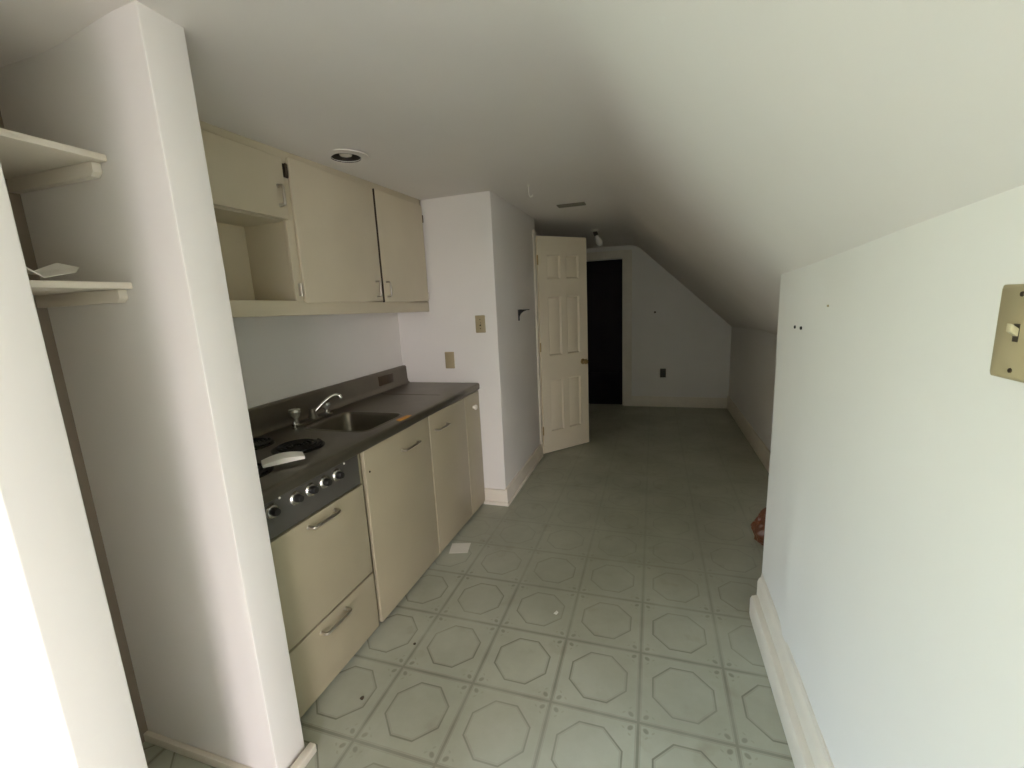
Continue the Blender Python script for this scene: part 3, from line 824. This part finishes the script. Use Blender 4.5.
b = bmesh.new(); bmesh.ops.create_icosphere(b, subdivisions=5, radius=1)
for v in b.verts:
    p = v.co.copy(); zz = (p.z + 1) / 2
    k = (1.05 - .62 * zz ** 1.6)
    d_ = 1 + .16 * noise.noise(p * 2.3) + .12 * abs(noise.noise(p * 5.1 + Vector((3, 1, 2)))) + .05 * noise.noise(p * 11)
    v.co = Vector(((.690 + .112 * p.x * k * d_ + .02 * zz), 1.315 + .10 * p.y * k * d_, max(.001, .118 + .130 * p.z * d_)))
tag(obj('crumpled_bag', b, 'bag'), 'crumpled orange-brown bag on the floor behind the end of the right wall', 'bag')

# ------------------------------------------------------------------ daylight
w = bpy.data.worlds.new('daylight'); SC.world = w; w.use_nodes = True
nt = w.node_tree; nt.nodes.clear()
out = N(nt, 'ShaderNodeOutputWorld'); bg = N(nt, 'ShaderNodeBackground')
tc = N(nt, 'ShaderNodeTexCoord'); sp = N(nt, 'ShaderNodeSeparateXYZ'); nt.links.new(tc.outputs['Generated'], sp.inputs[0])
mr = N(nt, 'ShaderNodeMapRange')
mr.inputs['From Min'].default_value = -1; mr.inputs['From Max'].default_value = 1
nt.links.new(sp.outputs[2], mr.inputs['Value'])
def sky_ramp(stops):
    rp = N(nt, 'ShaderNodeValToRGB'); nt.links.new(mr.outputs[0], rp.inputs[0]); e = rp.color_ramp.elements
    e[0].position, e[1].position = stops[0][0], stops[-1][0]
    e[0].color, e[1].color = (*stops[0][1], 1), (*stops[-1][1], 1)
    for p, c in stops[1:-1]:
        q = e.new(p); q.color = (*c, 1)
    return rp.outputs[0]
# lawn, trees and blue sky on the left side of the house; made-up pinkish ramp tints the gable side
left = sky_ramp([(0, (.27, .33, .27)), (.42, (.35, .43, .34)), (.53, (.68, .79, .66)), (.63, (.74, .95, 1.12)), (1, (.68, 1.0, 1.6))])
gable = sky_ramp([(0, (.36, .325, .335)), (.45, (.44, .40, .41)), (.54, (1.04, .94, .985)), (.62, (1.66, 1.49, 1.62)), (1, (1.56, 1.42, 1.72))])
fac = N(nt, 'ShaderNodeMapRange'); fac.interpolation_type = 'SMOOTHSTEP'
fac.inputs['From Min'].default_value = -.15; fac.inputs['From Max'].default_value = .15
nt.links.new(math_n(nt, 'SUBTRACT', math_n(nt, 'MULTIPLY', sp.outputs[0], .85), math_n(nt, 'MULTIPLY', sp.outputs[1], .55)), fac.inputs['Value'])
mxw = N(nt, 'ShaderNodeMix', data_type='RGBA'); nt.links.new(fac.outputs[0], mxw.inputs[0]); nt.links.new(left, mxw.inputs[6]); nt.links.new(gable, mxw.inputs[7])
nt.links.new(mxw.outputs[2], bg.inputs[0]); bg.inputs[1].default_value = 6.0
nt.links.new(bg.outputs[0], out.inputs[0])
def portal(c, nrm, sx, sy):
    la = bpy.data.lights.new('window_portal', 'AREA'); la.shape = 'RECTANGLE'; la.size = sx; la.size_y = sy
    la.cycles.is_portal = True
    lo = bpy.data.objects.new('window_portal', la); COL.objects.link(lo); lo.location = c
    lo.rotation_euler = Vector(nrm).to_track_quat('-Z', 'Z').to_euler()
portal((XW - .125, (WY0 + WY1) / 2, (WZ0 + WZ1) / 2), (1, 0, 0), WY1 - WY0, WZ1 - WZ0)
portal(((VX0 + VX1) / 2, YG - .125, (VZ0 + VZ1) / 2), (0, 1, 0), VX1 - VX0, VZ1 - VZ0)

# ------------------------------------------------------------------ camera
F, yaw, pitch, roll = 439.22, .3155, -.1853, -.0477
cam = bpy.data.cameras.new('camera'); co = bpy.data.objects.new('camera', cam); COL.objects.link(co)
cam.sensor_width = 36; cam.lens = F / 1024 * 36; cam.clip_start = .02
fw = Vector((-math.sin(yaw) * math.cos(pitch), math.cos(yaw) * math.cos(pitch), math.sin(pitch)))
rt = Vector((math.cos(yaw), math.sin(yaw), 0)); up = rt.cross(fw)
r2 = rt * math.cos(roll) + up * math.sin(roll); u2 = up * math.cos(roll) - rt * math.sin(roll)
mw = Matrix((r2, u2, -fw)).transposed().to_4x4(); mw.translation = Vector((.033, -1.3102, 1.4294))
co.matrix_world = mw; SC.camera = co

SC.view_settings.view_transform = 'Standard'; SC.view_settings.look = 'None'
SC.view_settings.gamma = 1; SC.view_settings.use_curve_mapping = False
SC.view_settings.exposure = 2.2
SC.cycles.max_bounces = 14; SC.cycles.diffuse_bounces = 10; SC.cycles.glossy_bounces = 6
SC.cycles.sample_clamp_indirect = 6
